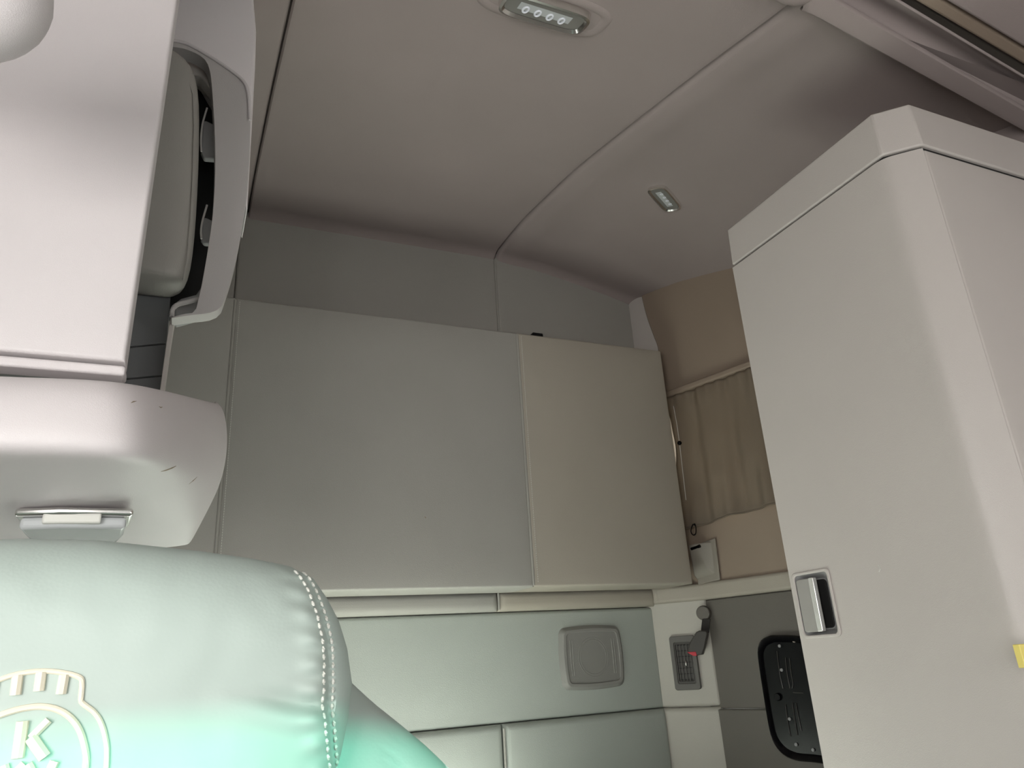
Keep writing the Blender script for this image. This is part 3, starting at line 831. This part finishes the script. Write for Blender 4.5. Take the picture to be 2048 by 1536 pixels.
# soft recess ring moulded in the headliner
bm = bmesh.new(); tube(bm, [c_ + XU * (math.copysign(abs(math.cos(k * math.pi / 30)) ** 0.5, math.cos(k * math.pi / 30)) * 0.118) + vdir * (math.copysign(abs(math.sin(k * math.pi / 30)) ** 0.6, math.sin(k * math.pi / 30)) * 0.046) - ndir * 0.0165 for k in range(60)], 0.020, 12, closed=True)
link('moulded_ring', bm, HEAD, ceiling)
lamp('ceiling_lamp', c_, XU, vdir, ndir, 0.172, 0.070, 'chrome rimmed lamp with four white light dots in the middle ceiling panel', LED, depth=0.014, ledscale=1.15)
c_ = ceil_hit(1330, 394)
g = 0.01
nx_ = (ceil_z(c_.x + g, c_.y) - ceil_z(c_.x - g, c_.y)) / (2 * g); ny_ = (ceil_z(c_.x, c_.y + g) - ceil_z(c_.x, c_.y - g)) / (2 * g)
nn = Vector((nx_, ny_, -1)).normalized()
p1, p2 = ceil_hit(1314, 375), ceil_hit(1347, 413)
uu = (p2 - p1).normalized(); vvv = nn.cross(uu).normalized()
lamp('ceiling_lamp', c_, uu, vvv, nn, (p2 - p1).length * 1.22, 0.060, 'small dark lens lamp with chrome ends on the right ceiling panel', LED, depth=0.010, ledscale=0.55)

# ================================================================== overhead locker on the left
YD = 0.75
lk = empty('overhead_locker', (-0.3, 0.95, 1.63), 'pale plastic overhead locker on the left with a big flat door', 'locker')
tr_ = at(347, 50, 'Y', YD); br_ = at(250, 722, 'Y', YD)
xr0, xr1 = br_.x, tr_.x
zt_ = 2.46
xt = xr0 + (xr1 - xr0) * (zt_ - br_.z) / (tr_.z - br_.z)
pad('locker_door', [(-0.66, YD + 0.03, br_.z), (xr0, YD + 0.03, br_.z), (xt, YD + 0.03, zt_), (-0.66, YD + 0.03, zt_)], 0.03, 0.004, PLAST_W, lk, outward=(0, -1, 0), puff=0.0)
zz0 = at(200, 748, 'Y', YD + .006).z
bm = bmesh.new(); box(bm, -0.66, xr0 + 0.001, YD + 0.004, YD + 0.03, zz0, br_.z - 0.003); link('door_reveal', bm, PLAST_W, lk, bevel=0.003)
# hood under the door
lv = [
 [(-80, 736, .730), (80, 739, .730), (180, 744, .730), (255, 751, .730), (335, 772, .80), (425, 799, 1.00), (430, 801, 1.12)],
 [(-80, 756, .685), (80, 759, .685), (180, 763, .685), (262, 770, .690), (343, 786, .77), (440, 812, .985), (446, 815, 1.12)],
 [(-80, 800, .672), (80, 803, .672), (180, 808, .672), (275, 817, .678), (356, 832, .76), (451, 848, .98), (454, 850, 1.12)],
 [(-80, 868, .665), (80, 870, .665), (180, 873, .665), (280, 880, .672), (362, 888, .75), (450, 900, .98), (455, 902, 1.12)],
 [(-80, 908, .672), (80, 910, .672), (180, 914, .672), (278, 920, .678), (358, 935, .76), (440, 960, .98), (444, 962, 1.12)],
 [(-80, 926, .705), (80, 928, .705), (180, 930, .705), (270, 936, .712), (345, 952, .80), (418, 1010, .99), (420, 1012, 1.12)],
 [(-80, 1020, .87), (80, 1020, .87), (180, 1020, .87), (262, 1022, .88), (335, 1030, .93), (398, 1048, 1.02), (400, 1050, 1.12)],
 [(-80, 1105, 1.12), (80, 1105, 1.12), (180, 1102, 1.12), (255, 1100, 1.12), (320, 1097, 1.12), (372, 1090, 1.12), (380, 1088, 1.125)],
]
bm = bmesh.new(); G = [[bm.verts.new(at(x, y, 'Y', Y_)) for x, y, Y_ in row] for row in lv]
for row in G:
    l0 = row[0].co; row.insert(0, bm.verts.new((-0.66, l0.y, l0.z)))
for j in range(len(G) - 1):
    for i in range(len(G[0]) - 1):
        bm.faces.new((G[j][i], G[j][i + 1], G[j + 1][i + 1], G[j + 1][i]))
# closed top and back
tb = [bm.verts.new((v.co.x, 1.13, v.co.z)) for v in G[0]]
for i in range(len(tb) - 1): bm.faces.new((G[0][i], G[0][i + 1], tb[i + 1], tb[i]))
link('locker_hood', bm, PLAST_W, lk, sub=3)
# small marks on the hood rim
# side panel behind the door
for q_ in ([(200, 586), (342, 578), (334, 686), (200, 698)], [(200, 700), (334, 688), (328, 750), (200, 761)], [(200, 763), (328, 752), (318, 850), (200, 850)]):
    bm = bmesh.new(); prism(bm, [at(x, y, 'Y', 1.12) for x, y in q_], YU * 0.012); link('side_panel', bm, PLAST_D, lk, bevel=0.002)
bm = bmesh.new(); box(bm, -0.66, -0.17, 0.785, 1.12, 1.82, 2.46); link('locker_body', bm, PLAST_M, lk)
# thin pale edge strip
YL = 1.085
e1_ = [(345, 634), (336, 690), (323, 785)]
bm = bmesh.new(); strip(bm, resample([at(x + 5, y, 'Y', YL) for x, y in e1_], 8), resample([at(x - 4, y, 'Y', YL) for x, y in e1_], 8), YU * 0.03); link('edge_strip', bm, PLAST_B, lk, bevel=0.001)
# housing with its opening
def Lc(l, Y_): return [at(x, y, 'Y', Y_) for x, y in l]
outer = smooth_path(Lc([(340, 79), (375, 87), (420, 112), (462, 140), (488, 163), (498, 190), (501, 240), (498, 330), (490, 420), (472, 520), (450, 595), (440, 616), (420, 626), (385, 630), (343, 636)], 1.06), 60)
inner = smooth_path(Lc([(341, 93), (368, 97), (395, 108), (412, 122), (420, 145), (424, 180), (429, 260), (430, 340), (426, 420), (417, 490), (405, 560), (395, 605), (388, 624), (365, 628), (344, 634)], 1.06), 60)
bm = bmesh.new(); strip(bm, outer, inner, YU * 0.028); link('opening_lip', bm, PLAST, lk, bevel=0.004, seg=4)
bm = bmesh.new(); tube(bm, smooth_path(Lc([(341, 80), (375, 88), (420, 113), (462, 141), (488, 164), (497, 190), (500, 240)], 1.058), 40), 0.0026, 8); link('lip_highlight', bm, PLAST_W, lk)  # pale tube stands for the highlight along the lip edge
hb = Lc([(300, -140), (500, -140), (508, 0), (513, 60), (511, 130), (506, 220), (500, 330), (495, 420), (440, 300), (430, 170), (400, 118), (338, 86)], 1.09)
bm = bmesh.new(); prism(bm, hb, YU * 0.10); link('housing', bm, mat('bright_grey_plastic', (0.90, 0.86, 0.87), 0.45, bump=0.2, bscale=1200), lk, bevel=0.006, seg=4)
hb = Lc([(338, 84), (425, 110), (470, 145), (492, 170), (494, 200), (440, 170), (420, 160)], 1.088)
# soffits inside the opening
bm = bmesh.new(); prism(bm, Lc([(330, 96), (400, 110), (430, 150), (432, 190), (400, 150), (330, 137)], 1.10), YU * 0.03); link('soffit', bm, PLAST_B, lk, bevel=0.004)
bm = bmesh.new(); prism(bm, Lc([(300, 120), (372, 142), (392, 150), (432, 186), (432, 210), (440, 100), (330, 90)], 1.115), YU * 0.03); link('soffit', bm, PLAST_B, lk, bevel=0.003)
# dark inside
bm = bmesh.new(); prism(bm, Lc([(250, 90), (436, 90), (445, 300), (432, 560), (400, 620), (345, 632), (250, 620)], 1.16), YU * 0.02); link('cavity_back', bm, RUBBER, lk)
bm = bmesh.new(); prism(bm, Lc([(346, 608), (362, 596), (392, 588), (412, 560), (404, 600), (394, 624), (350, 636)], 1.10), YU * 0.04); link('pocket', bm, PLAST_M, lk, bevel=0.004)
bm = bmesh.new(); tube(bm, smooth_path(Lc([(344, 634), (346, 618), (356, 609), (376, 604), (398, 598)], 1.075), 20), 0.0035, 8); link('pocket_rim', bm, PLAST, lk)
for y_, h__ in ((280, 38), (462, 26)):
    q = Lc([(404, y_ - h__), (412, y_ - h__ - 2), (432, y_ - h__ + 8), (432, y_ + h__), (408, y_ + h__ - 2), (402, y_ + h__ * .6)], 1.095)
    bm = bmesh.new(); prism(bm, q, YU * 0.012); link('hinge_clip', bm, PLAST_M, lk, bevel=0.003)
    bm = bmesh.new(); tube(bm, smooth_path(Lc([(414, y_ - h__ - 26), (405, y_ - h__ + 6), (402, y_), (403, y_ + h__ * .6)], 1.09), 14), 0.0016, 6); link('clip_wire', bm, PLAST, lk)
# grey cushion standing in the opening
cq_ = [at(250, 586, 'Y', 1.13), at(384, 578, 'Y', 1.13), at(398, 145, 'Y', 1.13), at(250, 145, 'Y', 1.13)]
cu = empty('bolster_cushion', cq_[0], 'grey rounded cushion standing upright in the locker side opening', 'cushion')
bm = bmesh.new(); G = []
cl_ = [(585, 352), (580, 366), (560, 378), (520, 386), (440, 393), (340, 398), (250, 400), (190, 398), (160, 388), (146, 372), (140, 350)]
for y_, xr_ in cl_:
    row = []
    pr_ = at(xr_, y_, 'Y', 1.10); pl_ = at(230, y_, 'Y', 1.10)
    Wd = pr_.x - pl_.x; mid = (pr_ + pl_) / 2
    for k in range(24):
        a = 2 * math.pi * k / 24; ca, sa = math.cos(a), math.sin(a)
        row.append(bm.verts.new((mid.x + math.copysign(abs(ca) ** 0.55, ca) * Wd / 2, 1.075 + math.copysign(abs(sa) ** 0.6, sa) * 0.042, mid.z)))
    G.append(row)
for j in range(len(G) - 1):
    for i in range(24): bm.faces.new((G[j][i], G[j][(i + 1) % 24], G[j + 1][(i + 1) % 24], G[j + 1][i]))
bm.faces.new(G[0]); bm.faces.new(G[-1][::-1])
link('cushion_cover', bm, VINYL, cu, sub=1)
bm = bmesh.new(); tube(bm, [v for v in [at(x - 12, y, 'Y', 1.040) for y, x in cl_[2:9]]], 0.001, 6); link('seam', bm, VINYL, cu)

# lamp under the hood
zz = at(150, 1034, 'Y', 0.90).z
c_ = at(148, 1036, 'Z', zz - 0.001)
hl = empty('hood_lamp', c_, 'chrome edged clear trapezoid lamp under the pale locker hood above the headrest', 'lamp', 'chrome rimmed reading lamps')
zl_ = zz
def hz(x, y, dz=0.0): return at(x, y, 'Z', zl_) - ZU * dz
oo = [hz(30, 1016), (hz(120, 1013)), hz(268, 1016), hz(262, 1036), hz(246, 1054), hz(160, 1060), hz(70, 1056), hz(48, 1038)]
bm = bmesh.new(); prism(bm, oo, ZU * -0.008); link('chrome_rim', bm, CHROME, hl, bevel=0.003)
c3 = sum(oo, Vector()) / len(oo)
ii = [c3 + (p_ - c3) * 0.90 - ZU * 0.008 for p_ in oo]
bm = bmesh.new(); prism(bm, ii, ZU * -0.012); link('lens', bm, CLEAR, hl, bevel=0.004)
bm = bmesh.new(); q = [hz(88, 1014, .006), hz(205, 1014, .006), hz(205, 1022, .006), hz(88, 1022, .006)]; prism(bm, q, ZU * -0.010); link('switch', bm, WHITE, hl, bevel=0.002)

# ================================================================== seat with embroidered headrest
seat = empty('driver_seat', (-0.08, 0.60, 0), 'pale leather seat with embroidered headrest at the lower left', 'seat')
YH = 0.545
def hp(x, y): return at(x, y, 'Y', YH)
# silhouette of the headrest on its right side, top to bottom
top_l = [hp(x, y) for x, y in ((0, 1078), (200, 1084), (400, 1104), (500, 1118), (580, 1133), (625, 1160), (650, 1200), (672, 1245), (688, 1300), (697, 1365), (690, 1430), (676, 1500), (660, 1560))]
XC = -0.085
def half_w(z):
    # width of the headrest at height z, from the silhouette
    pts = [(p_.x - XC, p_.z) for p_ in top_l[4:]]
    if z >= pts[0][1]: return None
    for (xa, za), (xb, zb) in zip(pts, pts[1:]):
        if zb <= z <= za: return xa + (xb - xa) * (za - z) / (za - zb)
    return pts[-1][0] - 0.15 * (pts[-1][1] - z)
z_sh = top_l[4].z
def top_z(x):
    # crown line of the headrest
    pts = [(p_.x, p_.z) for p_ in top_l[:5]]
    ax = XC + abs(x - XC)
    if ax <= pts[0][0]: return pts[0][1] + 0.002
    for (xa, za), (xb, zb) in zip(pts, pts[1:]):
        if xa <= ax <= xb: return za + (zb - za) * (ax - xa) / (xb - xa)
    return pts[-1][1]
Z0 = 1.20
seam_px = [(588, 1136), (604, 1165), (617, 1205), (627, 1250), (634, 1300), (634, 1350), (633, 1400), (638, 1450), (647, 1500), (655, 1545)]
seam_w = smooth_path([hp(x, y) for x, y in seam_px], 60)
def seam_x(z):
    for a, b in zip(seam_w, seam_w[1:]):
        if b.z <= z <= a.z: return a.x + (b.x - a.x) * (a.z - z) / max(a.z - b.z, 1e-6)
    return seam_w[0].x if z > seam_w[0].z else seam_w[-1].x
D = 0.062
def y_front(x, z):
    """front surface of the headrest"""
    hwz = half_w(z) if z < z_sh else (top_l[4].x - XC)
    s = min(1, abs(x - XC) / max(hwz, 1e-4))
    zt = top_z(x)
    dtop = max(0.0, zt - z)
    e_ = (1 - s ** 5.0) ** 0.5
    q = min(1, dtop / 0.055); f = math.sqrt(max(0, 1 - (1 - q) ** 2))
    h = D * (0.12 + 0.88 * e_) * f
    y = YH - h + 0.05 * max(0, 0 - (z - 1.35))
    # seam groove, puckers and folds
    if x > XC:
        dx = x - seam_x(z)
        y += 0.0035 * math.exp(-(dx / 0.0028) ** 2) * f
        y -= 0.0022 * math.exp(-((dx + 0.010) / 0.008) ** 2) * f * (1 + 0.8 * math.sin(z * 420))
        # diagonal crease running into the seam
        g_ = (z - 1.442) - (-0.25 * (dx + 0.05))
        if dx < 0.004: y += 0.0040 * math.exp(-(g_ / 0.005) ** 2) * math.exp(-((dx + 0.016) / 0.028) ** 2)
        if dx < 0.004: y -= 0.0035 * math.exp(-((g_ + 0.011) / 0.007) ** 2) * math.exp(-((dx + 0.018) / 0.03) ** 2)
    y += 0.0022 * noise.noise(Vector((x * 16, 3.1, z * 20))) + 0.0007 * noise.noise(Vector((x * 60, 1.7, z * 50)))
    return y
bm = bmesh.new()
NX_, NZ_ = 150, 220
Fg, Bg = [], []
for j in range(NZ_ + 1):
    t = j / NZ_
    fr_, br_2 = [], []
    for i in range(NX_ + 1):
        s = i / NX_ * 2 - 1
        s = math.sin(s * math.pi / 2) * 0.35 + s * 0.65
        # column positions scale with the silhouette
        xtop = XC + s * (top_l[4].x - XC) * 1.0
        tt = t ** 1.25
        z = None
        zt = top_z(xtop)
        z = zt + (Z0 - zt) * tt
        if z < z_sh: hwz = half_w(z)
        else: hwz = (top_l[4].x - XC)
        x = XC + s * hwz
        z2 = min(z, top_z(x))
        fr_.append(bm.verts.new((x, y_front(x, z2), z2)))
        q = min(1, max(0, top_z(x) - z2) / 0.055); f = math.sqrt(max(0, 1 - (1 - q) ** 2))
        yb_ = YH + 0.055 * f * (0.1 + 0.9 * (1 - abs(s) ** 4) ** 0.5) + 0.05 * max(0, 1.35 - z2)
        br_2.append(bm.verts.new((x, yb_, z2)))
    Fg.append(fr_); Bg.append(br_2)
for G_ in (Fg, Bg):
    for j in range(NZ_):
        for i in range(NX_): bm.faces.new((G_[j][i], G_[j][i + 1], G_[j + 1][i + 1], G_[j + 1][i]))
for j in range(NZ_):
    for i in (0, NX_): bm.faces.new((Fg[j][i], Fg[j + 1][i], Bg[j + 1][i], Bg[j][i]))
for i in range(NX_):
    bm.faces.new((Fg[-1][i], Fg[-1][i + 1], Bg[-1][i + 1], Bg[-1][i]))
bmesh.ops.remove_doubles(bm, verts=bm.verts, dist=1e-5)
hd = link('headrest', bm, CLOTH, seat)
# double row of stitches along the seam
for off, lst in ((-0.0040, 28), (0.0028, 28)):
    P_ = smooth_path([(v.x + off, 0, v.z) for v in seam_w[2:]], lst)
    first = None
    for k in range(lst - 1):
        a = P_[k]; b = P_[k].lerp(P_[k + 1], 0.62)
        A_ = Vector((a.x, y_front(a.x, a.z) - 0.0006, a.z)); B_ = Vector((b.x, y_front(b.x, b.z) - 0.0006, b.z))
        bm = bmesh.new(); mm = (A_ + B_) / 2 - Vector((0, .0007, 0)); tube(bm, [A_, mm, B_], [0.0007, 0.0011, 0.0007], 6); link('stitch', bm, THREAD, hd)

# backrest shoulder spreading out below the headrest
sh = [at(x, y, 'Y', 0.60) for x, y in ((560, 1240), (640, 1300), (697, 1362), (740, 1402), (800, 1450), (850, 1492), (895, 1536), (960, 1610), (1000, 1680))]
SH = [(p_.x, p_.z) for p_ in sh]
def sh_half(z):
    for (xa, za), (xb, zb) in zip(SH, SH[1:]):
        if zb <= z <= za: return xa + (xb - xa) * (za - z) / (za - zb) - XC
    return SH[-1][0] - XC + min(0.06, 0.4 * (SH[-1][1] - z)) if z < SH[-1][1] else SH[0][0] - XC
ztop_s = SH[0][1]
bm = bmesh.new(); rings = []
zs = [ztop_s - (ztop_s - 0.9) * (k / 60) ** 1.6 for k in range(61)]
def sh_pt(z, a):
    hwz = sh_half(z); q = min(1, (ztop_s - z) / 0.05 + 0.05); f = math.sqrt(max(0, 1 - (1 - q) ** 2))
    ca, sa = math.cos(a), math.sin(a); dd = 0.075 * f
    x = XC + math.copysign(abs(ca) ** 0.75, ca) * hwz
    y = 0.605 + 0.12 * max(0, 1.4 - z) * -0.2 + math.copysign(abs(sa) ** 0.75, sa) * dd
    if x > XC:  # sewn seams on the bolster
        for xx in (0.150,):
            y += 0.004 * math.exp(-((x - xx - (1.40 - z) * 0.05) / 0.0025) ** 2) * (1 if sa < 0 else 0)
    y += 0.002 * noise.noise(Vector((x * 14, 5, z * 14)))
    return Vector((x, y, z))
for z in zs: rings.append([bm.verts.new(sh_pt(z, 2 * math.pi * k / 120)) for k in range(120)])
for j in range(60):
    for k in range(120): bm.faces.new((rings[j][k], rings[j][(k + 1) % 120], rings[j + 1][(k + 1) % 120], rings[j + 1][k]))
bm.faces.new(rings[0]); bm.faces.new(rings[-1][::-1])
link('backrest', bm, CLOTH, seat)
bm = bmesh.new(); box(bm, XC - 0.26, XC + 0.26, 0.12, 0.66, 0.45, 0.60); link('seat_cushion', bm, CLOTH, seat, bevel=0.04, seg=4)
bm = bmesh.new(); box(bm, XC - 0.20, XC + 0.20, 0.20, 0.60, 0.0, 0.45); link('seat_base', bm, DARKP, seat, bevel=0.02)
bm = bmesh.new(); box(bm, XC - 0.22, XC + 0.22, 0.60, 0.68, 0.5, 1.0); link('back_shell', bm, DARKP, seat, bevel=0.03)

# ---- embroidered emblem: shield outline with ribs, ring, letters
def emb(pts, n, r, closed=False):
    w3 = smooth_path([hp(x, y) for x, y in pts], n) if len(pts) > 2 else resample([hp(x, y) for x, y in pts], n)
    # pixels were measured on the visible front surface: slide each point onto it
    o = []
    for p_ in w3:
        d = (p_ - EYE); yy = YH - D
        for _ in range(4):
            q = EYE + d * (yy / d.y); yy = y_front(q.x, q.z)
        q = EYE + d * (yy / d.y); q.y -= 0.0004; o.append(q)
    bm_ = bmesh.new()
    tube(bm_, o, r, 8)
    return bm_
def emblem_part(name, pts, n=40, r=0.0020):
    bm_ = emb(pts, n, r); link(name, bm_, CREAM, hd)
emblem_part('emblem_outline', [(-80, 1405), (-40, 1378), (0, 1359), (40, 1347), (85, 1342), (130, 1346), (160, 1355), (164, 1368), (163, 1385), (162, 1400), (166, 1407), (190, 1426), (204, 1450), (212, 1480), (214, 1505), (212, 1540), (205, 1570)], 90, 0.0014)
emblem_part('emblem_ring', [(-90, 1500), (-60, 1460), (-30, 1442), (0, 1430), (40, 1418), (80, 1413), (115, 1419), (142, 1436), (160, 1462), (171, 1500), (172, 1530), (166, 1560)], 70, 0.0017)
for x0_, y0_, x1_, y1_ in ((36, 1350, 31, 1390), (83, 1344, 78, 1382), (129, 1349, 122, 1388), (-13, 1364, -18, 1402)):
    emblem_part('emblem_rib', [(x0_, y0_), (x1_, y1_)], 6, 0.0026)
emblem_part('letter_stroke', [(46, 1442), (36, 1516)], 10, 0.0029)
emblem_part('letter_stroke', [(98, 1440), (62, 1476)], 8, 0.0021)
emblem_part('letter_stroke', [(62, 1474), (90, 1514)], 8, 0.0031)
for a in ([(8, 1530), (14, 1560)], [(30, 1548), (50, 1528)], [(55, 1528), (72, 1560)], [(110, 1522), (92, 1560)]):
    emblem_part('letter_stroke', a, 6, 0.0024)

# ---- small marks of wear, laid on the surfaces they soil
bpy.context.view_layer.update()
dg = bpy.context.evaluated_depsgraph_get()
GRIME = mat('brown_grime', (0.30, 0.25, 0.18), 0.8)
def mark(name, px_pts, r, mt, parent):
    pts = []
    for x, y in px_pts:
        h = S.ray_cast(dg, EYE, ray(x, y).normalized())
        if h[0]: pts.append(Vector(h[1]) + Vector(h[2]) * 0.0 - ray(x, y).normalized() * 0.0002)
    if len(pts) > 1:
        bm = bmesh.new(); tube(bm, pts, [r * (0.3 if i in (0, len(pts) - 1) else 1.0) for i in range(len(pts))], 6); link(name, bm, mt, parent)
mark('smudge', [(322, 943), (332, 940), (343, 936), (352, 932)], 0.0009, GRIME, lk)
mark('smudge', [(378, 968), (386, 961), (394, 954)], 0.0006, GRIME, lk)
mark('smudge', [(262, 806), (267, 803), (273, 802)], 0.0006, GRIME, lk)
mark('smudge', [(318, 813), (321, 815), (325, 814)], 0.0006, GRIME, lk)
mark('speck', [(849, 1033), (851, 1035), (852, 1037)], 0.0012, GRIME, bunk)
